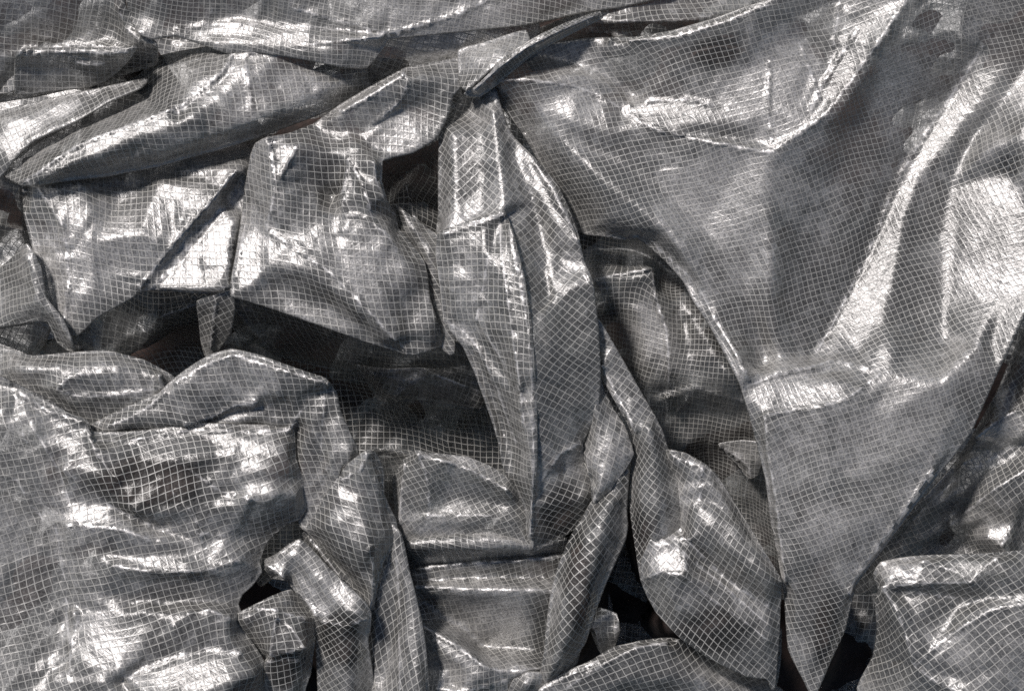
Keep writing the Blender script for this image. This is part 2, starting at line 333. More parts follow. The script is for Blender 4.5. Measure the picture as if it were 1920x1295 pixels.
def fold(name, g, sm, cr, outline, creases=(), dz=0, r=4.0, drop=70, hz=0.0, jag=1.0):  # negative film offset paints shade into recessed lobes as clearer, darker film
    """one lobe of the sheet. g=(dir1, dir2, space1, space2) of the scrim, sm = smoothing, cr = crumple height"""
    out = parse(outline)
    ring = spline(out, True, STEP*0.8)
    lines = []
    for c in creases:
        kind = 's'
        if c[0] in 'sr' and c[1] == ' ': kind, c = c[0], c[2:]
        lines.append((kind, parse(c)))
    # coarse surface from control points
    cv, ce, ch = [], [], []
    def add(p): cv.append(Vector((p[0], p[1]))); ch.append(p[2]); return len(cv)-1
    idx = [add(p) for p in out]; ce += [(idx[i], idx[(i+1) % len(idx)]) for i in range(len(idx))]
    for k, l in lines:
        ii = [add(p) for p in l]; ce += list(zip(ii[:-1], ii[1:]))
    vo, eo, fo, ov, oe, of = delaunay_2d_cdt(cv, ce, [], 0, 1e-3, True)
    vo_ = np.array([(v.x, v.y) for v in vo]); hh = np.full(len(vo), np.nan)
    for i, o in enumerate(ov):
        if o: hh[i] = np.mean([ch[q] for q in o])
    for i in np.where(np.isnan(hh))[0]:      # crossings
        d = np.hypot(vo_[:, 0]-vo_[i, 0], vo_[:, 1]-vo_[i, 1]); d[np.isnan(hh)] = 1e9; k = np.argsort(d)[:2]
        hh[i] = (hh[k]/np.maximum(d[k], 1)).sum()/(1/np.maximum(d[k], 1)).sum()
    # fine mesh
    fv, fe, pin = [], [], []
    rr = [(p[0], p[1]) for p in ring]; n0 = len(rr)
    fv += rr; fe += [(i, (i+1) % n0) for i in range(n0)]; pin += [1.0]*n0
    sp_pts = []
    for k, l in lines:
        if len(l) < 2: continue
        pts = spline(l, False, STEP*0.8); b = len(fv)
        fv += [(p[0], p[1]) for p in pts]; pin += [(1.0 if k == 's' else 0.0)]*len(pts)
        fe += [(b+i, b+i+1) for i in range(len(pts)-1)]
    arr = np.array(fv)
    x0, y0 = arr.min(0); x1, y1 = arr.max(0)
    gx, gy = np.meshgrid(np.arange(x0, x1, STEP), np.arange(y0, y1, STEP*0.87))
    gx = gx+(np.arange(gx.shape[0]) % 2)[:, None]*STEP*0.5
    gx = gx.ravel()+RNG.uniform(-.8, .8, gx.size); gy = gy.ravel()+RNG.uniform(-.8, .8, gy.size)
    ok = inside(gx, gy, rr)
    gx, gy = gx[ok], gy[ok]
    # keep away from constrained points
    cell = {}
    for q in fv: cell.setdefault((int(q[0]//STEP), int(q[1]//STEP)), []).append(q)
    keep = []
    for i in range(len(gx)):
        cx_, cy_ = int(gx[i]//STEP), int(gy[i]//STEP); good = True
        for a in (-1, 0, 1):
            for b in (-1, 0, 1):
                for q in cell.get((cx_+a, cy_+b), ()):
                    if (q[0]-gx[i])**2+(q[1]-gy[i])**2 < (STEP*0.55)**2: good = False
        if good: keep.append(i)
    fv += [(gx[i], gy[i]) for i in keep]; pin += [0.0]*len(keep)
    vo2, eo2, fo2, ov2, oe2, of2 = delaunay_2d_cdt([Vector(p) for p in fv], fe, [], 0, 1e-3, True)
    P2 = np.array([(v.x, v.y) for v in vo2]); T = np.array([f for f in fo2 if len(f) == 3])
    cen = P2[T].mean(1); T = T[inside(cen[:, 0], cen[:, 1], rr)]
    pn = np.array([max([pin[q] for q in o], default=0.0) for o in ov2])
    a = P2[T]; ar = (a[:, 1, 0]-a[:, 0, 0])*(a[:, 2, 1]-a[:, 0, 1])-(a[:, 2, 0]-a[:, 0, 0])*(a[:, 1, 1]-a[:, 0, 1])
    T = T[np.abs(ar) > 1e-3]; ar = ar[np.abs(ar) > 1e-3]
    T[ar > 0] = T[ar > 0][:, ::-1]           # image y points down: flip so normals face +Z
    # interpolate height from the coarse triangulation (nearest containing triangle)
    H = np.zeros(len(P2)); done = np.zeros(len(P2), bool)
    best = np.full(len(P2), -1e9)
    for f in fo:
        A_, B_, C_ = vo_[f[0]], vo_[f[1]], vo_[f[2]]
        den = (B_[1]-C_[1])*(A_[0]-C_[0])+(C_[0]-B_[0])*(A_[1]-C_[1])
        if abs(den) < 1e-6: continue
        cxy = (A_+B_+C_)/3
        w0 = ((B_[1]-C_[1])*(P2[:, 0]-C_[0])+(C_[0]-B_[0])*(P2[:, 1]-C_[1]))/den
        w1 = ((C_[1]-A_[1])*(P2[:, 0]-C_[0])+(A_[0]-C_[0])*(P2[:, 1]-C_[1]))/den
        w2 = 1-w0-w1; mn = np.minimum(np.minimum(w0, w1), w2)
        outp = not inside(np.array([cxy[0]]), np.array([cxy[1]]), [(p[0], p[1]) for p in out])[0]
        mn = mn-(0.02 if outp else 0)
        s = mn > best
        wc = np.clip(np.stack([w0, w1, w2], 1)[s], -0.15, 1.15); wc /= wc.sum(1)[:, None]
        H[s] = wc@np.array([hh[f[0]], hh[f[1]], hh[f[2]]]); best[s] = mn[s]
    # smoothing
    nV = len(P2)
    ed = np.concatenate([T[:, [0, 1]], T[:, [1, 2]], T[:, [2, 0]]]); ed = np.unique(np.sort(ed, 1), axis=0)
    deg = np.bincount(ed[:, 0], minlength=nV)+np.bincount(ed[:, 1], minlength=nV); deg = np.maximum(deg, 1)
    def lap(h): return (np.bincount(ed[:, 0], h[ed[:, 1]], nV)+np.bincount(ed[:, 1], h[ed[:, 0]], nV))/deg
    isb = pn > 0.5
    bnd = np.zeros(nV, bool)
    e_all = np.sort(np.concatenate([T[:, [0, 1]], T[:, [1, 2]], T[:, [2, 0]]]), 1)
    ue, cnt = np.unique(e_all, axis=0, return_counts=True); be = ue[cnt == 1]
    bnd[be.ravel()] = True
    fac = np.where(bnd, 0.0, np.where(isb, 0.02, 0.6))
    for _ in range(int(sm*0.35)+1): H = H+fac*(lap(H)-H)
    x, y = P2[:, 0], P2[:, 1]
    nz = cr*(0.72*CR1(x, y)+0.34*CR2(x, y)+0.62*CR3(x, y))
    nz = nz+fac.astype(bool)*0
    for _ in range(0): nz = nz+0.3*(lap(nz)-nz)
    HB = H.copy(); HB[~bnd] = H[bnd].mean()      # membrane through the outline
    fr = (~bnd).astype(float)
    def LA(h): return (deg*h-(np.bincount(ed[:, 0], h[ed[:, 1]], nV)+np.bincount(ed[:, 1], h[ed[:, 0]], nV)))*fr
    rs = -LA(HB); pp = rs.copy(); rz = (rs*rs).sum()
    for _ in range(250):
        Ap = LA(pp); al = rz/max((pp*Ap).sum(), 1e-12); HB += al*pp; rs -= al*Ap
        r2 = (rs*rs).sum()
        if r2 < 1e-2: break
        pp = rs+(r2/rz)*pp; rz = r2
    H = (HB+dz)*HS+(H-HB)*RF
    lgx, lgy, lw = lean_field(name, x, y)
    if lw.max() > 0:
        i_, j_ = ed[:, 0], ed[:, 1]; dx_, dy_ = x[j_]-x[i_], y[j_]-y[i_]; we = 0.5*(lw[i_]+lw[j_])
        tgt = we*(0.5*(lgx[i_]+lgx[j_])*dx_+0.5*(lgy[i_]+lgy[j_])*dy_)+(1-we)*(H[j_]-H[i_])
        kw = 0.25+3*we; scr = np.where(bnd, 0.15, 0.0015)
        def LB(h):
            d_ = (h[i_]-h[j_])*kw
            return np.bincount(i_, d_, nV)-np.bincount(j_, d_, nV)+scr*h
        H0 = H.copy(); rs = -(np.bincount(i_, tgt*kw, nV)-np.bincount(j_, tgt*kw, nV))+scr*H0-LB(H); pp = rs.copy(); rz = (rs*rs).sum()
        for _ in range(400):
            Ap = LB(pp); al = rz/max((pp*Ap).sum(), 1e-12); H += al*pp; rs -= al*Ap
            r2 = (rs*rs).sum()
            if r2 < 1e-2: break
            pp = rs+(r2/rz)*pp; rz = r2
        print('lean', name, round(float(np.abs(H-H0).max()), 1))
    H = H+nz*np.where(bnd, 0.6, 1.0)*(1-0.85*lw)
    # pinched creases: small tents along the drawn lines and along many short random ones
    crs = np.where(isb & ~bnd, 1.0, 0.0)
    pin_n = 0.5+0.5*np.sin(x*0.11+y*0.07)*np.sin(y*0.13-x*0.05)
    H = H+np.where(isb & ~bnd, 1.4+4.2*pin_n, 0)
    area = abs(ar).sum()*0.5; rs_ = np.random.RandomState(len(T) % 9973)
    ang0 = rs_.uniform(0, math.pi)
    for _ in range(min(int(area/3400), 90) if jag else 0):
        k = rs_.randint(nV); px_, py_ = x[k], y[k]; an = ang0+rs_.normal(0, 0.7)
        ln = rs_.uniform(18, 70); w_ = rs_.uniform(7, 16); am = rs_.choice([-1, 1], p=[.35, .65])*rs_.uniform(1.6, 5.6)*min(cr/6, 1.4)
        dx, dy = x-px_, y-py_; u_ = dx*math.cos(an)+dy*math.sin(an); v_ = -dx*math.sin(an)+dy*math.cos(an)+5*np.sin(u_/ln*2.2)
        end = np.clip(1.25*(1-np.abs(u_)/ln), 0, 1)
        prof = np.where(v_ > 0, np.clip(1-v_/(w_*1.8), 0, 1), np.clip(1+v_/w_, 0, 1))*end
        H = H+am*prof*np.where(bnd, 0.3, 1)*(1-0.5*lw)
        if am > 2: crs = np.maximum(crs, 0.75*np.clip(1-np.abs(v_)/3.5, 0, 1)*end)
    crs = np.where(bnd, 0.55*pin_n, crs)
    crs = crs*0.8+0.2*lap(crs)
    hzv_shade = np.maximum(haze_shade_at(x, y)+hz, -1.2)
    P3 = W(x, y, H)
    uv0 = np.stack([x, y], 1)
    uvp = arap(P3*np.array([1, 1, 1]), T, uv0)
    ux, uy = uvp[:, 0].copy(), uvp[:, 1].copy()
    uvp[:, 0] += 4.5*np.sin(uy/61.0+1.3)*np.cos(ux/97.0)+2.5*np.sin(uy/29.0+ux/47.0)
    uvp[:, 1] += 4.5*np.sin(ux/67.0+0.4)*np.cos(uy/89.0)+2.5*np.sin(ux/31.0-uy/53.0)
    # turned-under rim
    nxt = {}
    for tri in T:
        pass
    dire = np.concatenate([T[:, [0, 1]], T[:, [1, 2]], T[:, [2, 0]]])
    bset = set(map(tuple, be))
    for p, q in dire:
        if (min(p, q), max(p, q)) in bset: nxt[int(p)] = int(q)
    loops = []; seen = set()
    for s0 in list(nxt):
        if s0 in seen: continue
        lp = [s0]; seen.add(s0); c_ = nxt[s0]
        while c_ != s0 and c_ not in seen and c_ in nxt: lp.append(c_); seen.add(c_); c_ = nxt[c_]
        loops.append(lp)
    verts = [P3]; uvs = [uvp]; faces = [T]; nb = nV; hz_shade_l = [hzv_shade]; cz_l = [crs]
    for lp in loops:
        if len(lp) < 8: continue
        Lp = np.array(lp); p = P2[Lp]
        tg = np.roll(p, -1, 0)-np.roll(p, 1, 0)
        for _ in range(2): tg = (tg+np.roll(tg, 1, 0)+np.roll(tg, -1, 0))/3
        tg /= np.linalg.norm(tg, axis=1)[:, None]+1e-9
        # triangles are clockwise in image space => outside is to one side; test it
        nrm = np.stack([tg[:, 1], -tg[:, 0]], 1)
        tst = inside(p[:, 0]+nrm[:, 0]*3, p[:, 1]+nrm[:, 1]*3, rr)
        if tst.mean() > 0.5: nrm = -nrm
        prev = Lp
        for (o_, d_, al_) in ((r*0.5, r*0.13, r*0.52), (r*0.87, r*0.5, r*1.05), (r, r, r*1.57), (r*0.7, r*2, r*2.6), (-r*0.5, drop*0.35, drop*0.35+r), (-r*2.5, drop, drop+r)):
            q = p+nrm*o_; hq = H[Lp]-d_
            verts.append(W(q[:, 0], q[:, 1], hq)); uvs.append(uvp[Lp]+nrm*al_); hz_shade_l.append(hzv_shade[Lp]); cz_l.append(crs[Lp]*(0.9 if d_ < r else 0.2))
            cur = np.arange(nb, nb+len(Lp)); nb += len(Lp)
            pr2 = np.roll(prev, -1); cr2 = np.roll(cur, -1)
            faces.append(np.stack([prev, cur, pr2], 1)); faces.append(np.stack([pr2, cur, cr2], 1))
            prev = cur
    Vt = np.concatenate(verts)*PX; U = np.concatenate(uvs); F = np.concatenate(faces)
    a1, a2, s1, s2 = g; s1 *= 0.83; s2 *= 0.83
    a1, a2 = math.radians(a1), math.radians(a2)
    uu = (U[:, 0]*-math.sin(a1)+U[:, 1]*math.cos(a1))/s1
    vv = (U[:, 0]*-math.sin(a2)+U[:, 1]*math.cos(a2))/s2
    A_ALL.append(np.concatenate(hz_shade_l)); C_ALL.append(np.concatenate(cz_l))
    V_ALL.append(Vt); UV_ALL.append(np.stack([uu, vv], 1)); F_ALL.append(F+base[0]); base[0] += len(Vt)

def finish(name, mat):
    Vv = np.concatenate(V_ALL); Ff = np.concatenate(F_ALL); Uv = np.concatenate(UV_ALL)
    me = bpy.data.meshes.new(name)
    me.vertices.add(len(Vv)); me.vertices.foreach_set('co', Vv.ravel())
    me.loops.add(Ff.size); me.loops.foreach_set('vertex_index', Ff.ravel().astype(np.int32))
    me.polygons.add(len(Ff)); me.polygons.foreach_set('loop_start', np.arange(0, Ff.size, 3, dtype=np.int32))
    me.polygons.foreach_set('use_smooth', np.ones(len(Ff), bool))
    ul = me.uv_layers.new(name='weave'); ul.data.foreach_set('uv', Uv[Ff.ravel()].ravel())
    for nm, dat in (('haze_shade', A_ALL), ('crease', C_ALL)):
        at = me.attributes.new(nm, 'FLOAT', 'POINT'); at.data.foreach_set('value', np.concatenate(dat).astype(np.float32))
    me.update(calc_edges=True); me.validate()
    me.materials.append(mat)
    o = bpy.data.objects.new(name, me); scene.collection.objects.link(o)
    V_ALL.clear(); F_ALL.clear(); UV_ALL.clear(); A_ALL.clear(); C_ALL.clear(); base[0] = 0
    return o
# ------------------------------------------------------------------ the folds of the tarpaulin, lowest first
N = (0, 90, 15, 15)
PARTS = []
def part_fold(kind, label, *a, **k): PARTS.append((kind, (a, k, label)))
# slack layer underneath everything
fold('under', (8, 98, 15, 15), 6, 34, "-110,-110,-175 500,-110,-185 960,-110,-165 1500,-110,-180 2030,-110,-170 2030,400,-185 2030,900,-175 2030,1400,-170 1500,1400,-185 900,1400,-175 400,1400,-185 -110,1400,-175 -110,900,-170 -110,400,-180",
     ["r 300,300,-150 700,500,-195 1100,900,-160", "r 400,1000,-190 900,700,-160 1500,300,-190"], dz=-45)
# ---- top left
fold('bowl', (12, 100, 14, 14), 10, 8, "-80,-80,120 120,-80,110 232,-80,100 232,10,96 250,30,90 268,60,95 292,84,92 290,120,40 190,150,20 60,180,10 -80,190,10",
     ["s 222,15,95 236,50,100 262,76,102", "s 45,92,70 140,88,66 240,90,80", "r -80,60,40 60,62,0 150,62,-14 205,50,10", "r -80,20,80 100,16,60 200,10,60"])
fold('box_hollow', (5, 95, 14, 14), 4, 6, "150,120,10 240,90,30 284,78,40 292,118,20 284,156,10 180,175,0", ["r 215,125,-60 270,115,-70"])
fold('box', (2, 92, 15, 16), 5, 10, "33,98,92 80,94,95 150,93,98 205,95,98 240,92,102 255,88,100 242,108,88 224,128,60 196,150,36 165,161,30 100,168,26 32,174,24",
     ["s 34,102,96 120,98,100 200,100,100 240,98,100", "r 60,140,60 120,130,62", "s 130,110,92 165,122,90 200,118,80"])
fold('small_left', (80, -5, 14, 15), 6, 8, "-80,100,10 0,98,20 30,120,30 32,165,30 0,175,20 -80,180,0")
fold('strip', (-28, 65, 13, 13), 10, 7, "-80,205,30 0,212,40 50,199,48 140,178,52 245,156,58 275,150,55 262,164,70 200,192,78 140,227,82 62,262,85 28,294,80 -10,340,60 -80,350,40",
     ["r 10,225,62 90,215,66 180,185,62", "r 0,270,72 60,245,80"])
fold('left_dark', (20, 110, 14, 14), 6, 22, "-80,330,30 10,335,30 45,345,20 50,420,10 58,470,0 40,500,0 -80,540,0",
     ["s -80,412,70 0,424,62 44,432,45", "r -80,460,10 20,455,0"], dz=-40, hz=-.3)
# ---- top sheet
fold('top_sheet', (10, 98, 11, 12), 16, 5, "232,-90,150 400,-90,150 700,-90,104 1000,-90,96 1310,-90,50 1250,-12,55 1165,10,62 1085,22,74 985,44,80 900,52,80 800,62,80 728,70,80 715,90,78 686,124,80 640,122,96 600,113,102 540,102,104 480,94,100 430,97,92 380,80,86 330,64,88 285,70,90 262,60,90 245,25,60",
     ["s 330,54,84 430,44,84 500,46,84 600,52,88 720,66,88", "r 440,80,104 500,84,112 560,88,114 640,98,108", "r 300,30,84 400,30,80 470,34,82", "s 548,14,100 620,36,94 726,63,90", "s 726,63,90 790,48,92 850,30,92 960,-20,90", "s 560,85,112 640,78,108 715,68,104"], r=5)
fold('smooth_dark', (20, 110, 15, 15), 14, 4, "560,150,20 640,110,40 735,40,66 880,20,66 1000,35,60 1010,60,56 985,95,56 930,130,50 865,150,40 820,170,10 640,200,0",
     ["r 700,120,44 860,100,52", "r 800,80,56 940,70,58"])
# ---- long roll, upper left
fold('long_roll', (-4, 82, 14, 15), 7, 6, "-30,300,20 28,284,30 62,258,22 140,212,16 200,176,12 262,146,10 300,110,24 380,94,58 450,88,74 520,88,76 600,98,66 690,112,46 760,118,10 760,140,-10 722,150,10 695,166,42 640,190,56 590,213,64 540,232,66 480,254,68 400,279,70 350,292,70 300,307,68 250,316,66 200,326,66 120,335,70 42,343,86",
     ["s 42,342,88 70,325,100 100,302,108 140,277,114 180,258,116 250,232,118 322,206,118", "r 60,345,94 100,322,118 150,302,126 200,284,128 260,262,130 325,236,130", "s 322,206,118 334,212,106 345,198,114", "s 338,200,116 362,180,114 392,158,112 416,136,108 428,118,102 434,102,92", "r 350,225,130 380,205,126 415,180,122 440,150,114", "s 434,102,92 480,99,92 520,102,90", "s 458,104,104 466,150,114 472,206,112",
      "r 200,308,104 300,288,110 420,250,112 520,210,106 620,165,80", "r 120,235,30 200,205,28 262,172,24", "r 280,190,60 300,140,44 360,112,66"], r=6)
# ---- left block
fold('left_block', (8, 84, 15, 14), 5, 5, "46,300,-20 150,285,-30 300,260,-30 480,230,-20 490,262,10 480,300,40 470,340,50 458,400,55 448,480,60 436,545,72 380,547,60 330,543,56 285,540,62 258,546,70 246,556,74 180,592,72 158,614,70 142,627,66 120,618,66 104,590,66 86,560,62 74,500,60 60,450,55 48,400,55",
     ["s 441,322,92 400,372,92 330,452,88 290,502,84 262,540,76", "s 452,335,52 418,385,60 352,465,66 312,514,70 284,538,72", "r 60,350,62 165,345,76 240,352,50 300,340,72 400,328,82 450,322,86", "s 200,326,20 240,347,16 292,324,20", "s 70,350,66 120,430,80 130,520,78 120,600,72", "r 180,450,84 260,440,90", "r 160,560,80", "r 440,420,84 430,500,104 400,528,104", "r 350,525,92 390,490,90", "s 300,540,84 380,540,96 430,538,100"], r=4)
fold('left_low', (75, -12, 15, 15), 12, 5, "-80,500,20 0,505,30 30,480,60 50,460,86 62,478,92 74,505,94 84,560,92 116,600,92 132,636,88 138,660,60 110,640,50 92,602,66 70,598,70 0,610,50 -80,620,40",
     ["r 46,470,98 64,520,106 76,560,104 110,610,96"])
fold('left_scrap', (30, 120, 14, 14), 3, 10, "-80,600,0 0,606,10 60,598,20 92,610,22 84,640,10 64,664,-10 0,640,-10 -80,640,-20")
fold('left_scrap_low', (0, 90, 14, 14), 3, 10, "70,650,-20 100,638,0 150,652,0 155,670,-20 90,672,-30")
fold('hollow', (-12, 60, 14, 14), 10, 8, "120,620,-60 180,585,-40 250,540,0 330,530,20 440,530,20 520,590,-20 440,665,-70 340,710,-110 200,680,-110",
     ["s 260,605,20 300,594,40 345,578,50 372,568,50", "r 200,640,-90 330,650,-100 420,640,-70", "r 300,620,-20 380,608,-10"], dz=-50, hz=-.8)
part_fold('loose_flap', 'small pointed flap hanging over the dark hollow', 'hollow_scrap', (70, -30, 14, 14), 3, 10, "372,566,60 400,556,74 434,545,78 438,580,64 430,622,40 408,655,20 388,668,10 380,640,20 376,600,40", ["s 405,565,72 398,610,52 395,655,24"])
# ---- recess sheets in the middle
fold('recess', (3, 86, 14, 15), 10, 8, "420,560,-20 600,600,-40 820,640,-40 900,650,-30 960,800,-60 960,900,-80 800,900,-120 640,900,-120 560,760,-90 480,690,-60",
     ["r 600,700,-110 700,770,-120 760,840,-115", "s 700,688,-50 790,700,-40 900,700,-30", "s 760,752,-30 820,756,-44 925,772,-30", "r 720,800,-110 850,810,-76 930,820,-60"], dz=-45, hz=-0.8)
fold('recess_scrap', (20, 110, 14, 14), 2, 22, "668,684,-30 700,690,-10 740,692,-10 790,690,-8 850,698,-4 900,712,0 915,740,-6 900,764,-10 850,756,-14 790,748,-30 740,752,-50 710,748,-50 690,716,-40",
     ["s 700,700,0 760,712,-20 820,704,10 900,735,0", "s 740,745,-30 770,715,-6"], r=2, dz=-35)
fold('under_middle', (12, 75, 12, 15), 8, 8, "400,540,10 440,545,30 520,575,40 620,605,40 720,630,40 830,640,40 900,655,30 880,680,-10 820,686,-30 700,690,-50 620,690,-70 520,664,-60 450,620,-40",
     ["r 480,590,20 620,640,10 760,665,0", "s 436,575,34 500,650,-20"], dz=-30, hz=-.6)
# ---- big middle-left sheet
fold('middle_left', (8, 84, 15, 15), 4, 4.5, "474,292,80 482,272,90 500,262,104 540,255,90 590,236,70 640,200,64 690,170,70 760,132,74 820,120,70 868,112,66 872,150,84 846,178,88 838,212,86 816,256,84 775,282,84 735,292,84 714,300,94 712,340,96 722,376,92 738,404,70 744,430,60 770,462,72 792,492,86 798,520,90 802,560,88 815,600,76 832,640,50 812,652,60 770,662,74 730,650,74 690,638,72 600,606,78 520,578,84 470,562,92 436,552,96 438,520,90 446,480,80 458,400,66 464,350,70",
     ["s 500,432,100 540,456,118 620,512,128 690,582,124 738,634,116 760,654,90", "s 506,270,112 512,310,112 518,350,112 506,400,108 500,432,108",
      "s 462,420,74 452,460,80 442,520,92", "r 500,500,124 470,535,116", "s 506,266,92 556,276,104 526,330,118",
      "r 555,300,92 585,335,70 620,368,62 640,368,70", "r 600,280,84 660,250,78 740,215,78 810,190,80",
      "s 652,300,116 646,340,118 640,376,112 648,402,114", "s 664,314,122 680,350,126 694,388,118", "s 702,302,120 706,340,116 720,374,108",
      "s 648,402,114 690,410,116 730,446,112 744,466,104", "r 560,395,108 600,400,106 640,405,106", "r 640,470,122 700,520,122 760,580,114 790,620,98", "r 760,500,112 790,560,100",
      "s 640,210,92 700,176,104 756,140,104 766,148,106", "s 766,148,108 750,190,96 700,232,84", "r 830,150,92 850,140,80"], r=5)
fold('inner_slip', (10, 100, 14, 14), 4, 8, "700,280,20 760,270,10 840,230,0 860,420,10 840,460,30 790,470,40 740,440,30 715,390,30 700,340,30", ["s 760,345,20 775,400,50 790,440,50", "r 790,300,-80 750,340,-60"], dz=-30, hz=-.6)
fold('neck_left', (62, -4, 14, 12), 8, 6, "738,385,50 756,398,66 800,430,60 850,470,70 850,660,60 830,650,56 800,560,60 790,510,64 770,470,50 745,470,40", ["r 770,420,76 800,470,82 815,540,76"])
# ---- hem strip and top centre
part_fold('loose_flap', 'pale loose flap beside the dark hem', 'flap_top', (10, 100, 13, 13), 4, 5, "862,96,80 905,84,88 960,66,86 985,60,84 990,80,96 950,106,112 915,132,116 874,168,104 864,150,90", ["r 880,110,96 940,90,104"])
# ---- the big right-hand sheet
fold('right_back', (0, 82, 14, 14), 8, 12, "985,70,-20 1040,45,30 1100,20,60 1160,-10,60 1240,-90,30 1400,-90,0 1420,10,0 1340,70,20 1180,100,20 1000,130,-30",
     ["s 1100,42,60 1190,40,64 1290,38,56 1350,25,30", "r 1130,62,20 1280,55,24", "s 1105,60,56 1140,62,60"])
fold('right_sheet', (-16, 66, 12.8, 12.8), 14, 3,
     "924,176,70 932,148,92 960,118,86 1000,90,76 1100,76,82 1190,74,98 1260,62,112 1330,42,128 1400,16,140 1460,-4,150 1600,-90,140 2030,-90,120 2030,480,110 1960,520,110 1918,590,112 1890,650,110 1868,694,108 1846,744,104 1818,806,100 1786,850,96 1752,892,94 1716,940,92 1690,976,88 1650,1030,80 1602,1094,72 1580,1180,66 1554,1236,60 1526,1300,54 1508,1268,56 1482,1215,60 1474,1110,70 1462,1040,76 1450,980,80 1440,900,98 1428,850,106 1410,780,122 1396,735,132 1390,716,132 1372,680,126 1335,610,112 1302,560,100 1284,524,92 1250,486,82 1228,466,76 1196,442,70 1170,446,64 1138,440,70 1100,436,60 1082,426,50 1060,378,50 1030,330,56 985,250,64 950,205,66",
     ["s 940,152,104 990,150,108 1080,162,112 1130,182,106 1168,206,92 1180,196,94", "s 1168,206,92 1206,232,108 1240,246,118 1330,266,124 1400,278,124 1442,286,124 1500,250,130 1550,212,138 1590,160,142 1640,90,144 1700,0,140", "s 1520,205,124 1560,130,126 1612,50,126",
      "r 1010,105,70 1080,125,66 1150,150,62 1190,185,74", "r 1000,200,100 1080,230,112 1150,250,112", "s 1212,190,98 1290,186,104 1350,200,108", "r 1225,226,112 1290,232,116 1380,240,116", "r 1240,254,108 1330,258,108 1420,266,114",
      "s 1180,76,120 1260,70,126 1340,48,138 1440,10,146", "r 1250,130,110 1400,130,118 1480,90,124",
      "s 1500,85,122 1525,150,118 1546,210,128", "s 1442,110,120 1440,200,122 1446,270,120", "r 1490,190,124", "s 1575,0,120 1562,90,118 1552,140,120",
      # soft waves running down from the gathered top
      "r 985,205,84 1050,262,104 1110,320,116 1180,375,122 1250,430,126 1290,480,128 1340,560,126 1390,650,124", "r 970,235,74 1040,305,76 1080,350,84 1140,410,98 1200,436,104",
      "r 1060,240,104 1140,290,100 1240,350,92 1320,430,84 1390,540,78 1420,640,76 1430,690,80",
      # valley and the steep wall to the right of it
      "r 1442,300,124 1440,400,118 1446,520,112 1452,620,104 1462,670,96", "r 1570,240,112 1540,340,90 1530,460,78 1510,600,74",
      "s 1214,446,78 1252,482,86 1302,528,100 1346,606,122 1380,664,138 1402,708,140",
      "s 1860,60,40 1790,170,26 1730,260,18 1676,350,12 1646,430,14 1600,530,26 1560,610,40 1530,662,56", "r 1640,240,60 1610,360,40 1580,480,40 1540,580,54",
      "r 1900,110,52 1800,240,40 1722,340,34 1690,430,40 1672,520,52 1660,600,64 1630,680,84", "r 1830,250,30 1780,350,22 1762,450,30 1770,560,50 1772,640,70", "r 1960,60,40 1900,160,46", "r 1920,260,96 1900,420,86 1880,560,92 1850,640,96", "r 1860,275,70 1886,320,60 1930,370,86",
      "s 1650,700,122 1592,744,156 1540,762,158 1440,776,150", "s 1402,724,126 1450,704,124 1520,688,118 1560,676,104 1630,690,100", "r 1410,745,136 1450,738,142 1560,728,152",
      "s 1434,776,144 1440,850,132 1455,930,120 1462,1000,110 1472,1090,96", 
      "r 1640,790,140 1760,720,128 1840,640,110", "r 1560,900,132 1680,860,132 1780,790,116", "r 1520,1000,118 1600,970,122 1680,920,114", "r 1500,1120,92 1560,1080,98 1590,1040,106", "r 1520,1230,70 1545,1180,78", "s 1750,880,116 1700,950,110 1620,1060,94 1590,1110,86"], r=5)
# ---- pocket between centre fold and right sheet
fold('pocket', (4, 96, 11, 11), 8, 6, "1070,420,-10 1140,420,0 1220,450,10 1300,520,20 1400,700,40 1450,780,30 1450,900,-20 1460,1010,-60 1470,1120,-90 1420,1100,-100 1340,960,-90 1260,860,-70 1210,800,-50 1150,700,-30 1100,600,0 1080,500,-10",
     ["r 1110,470,-30 1180,470,-20 1240,500,0", "s 1112,524,66 1170,512,72 1220,504,76", "s 1222,506,74 1230,560,70 1250,620,66 1254,690,60 1252,745,40", "r 1120,560,50 1180,560,60 1210,640,56 1215,720,40", "r 1150,600,30 1165,690,10 1190,730,0",
      "r 1270,560,46 1290,640,50 1300,715,50", "r 1340,660,76 1370,700,78", "s 1210,748,0 1250,735,20 1300,726,50 1350,740,56 1395,752,60", "r 1220,790,-60 1320,800,-50 1420,830,-20",
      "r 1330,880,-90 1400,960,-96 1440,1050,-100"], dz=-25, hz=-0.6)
part_fold('loose_flap', 'small torn flap inside the shaded pocket', 'pocket_scrap', (10, 100, 12, 12), 3, 8, "1348,832,10 1390,826,20 1424,830,26 1428,860,20 1420,890,0 1404,896,-10 1384,870,-10 1362,850,-4", ["s 1360,840,12 1400,870,10 1408,890,0"], r=2, dz=-20)
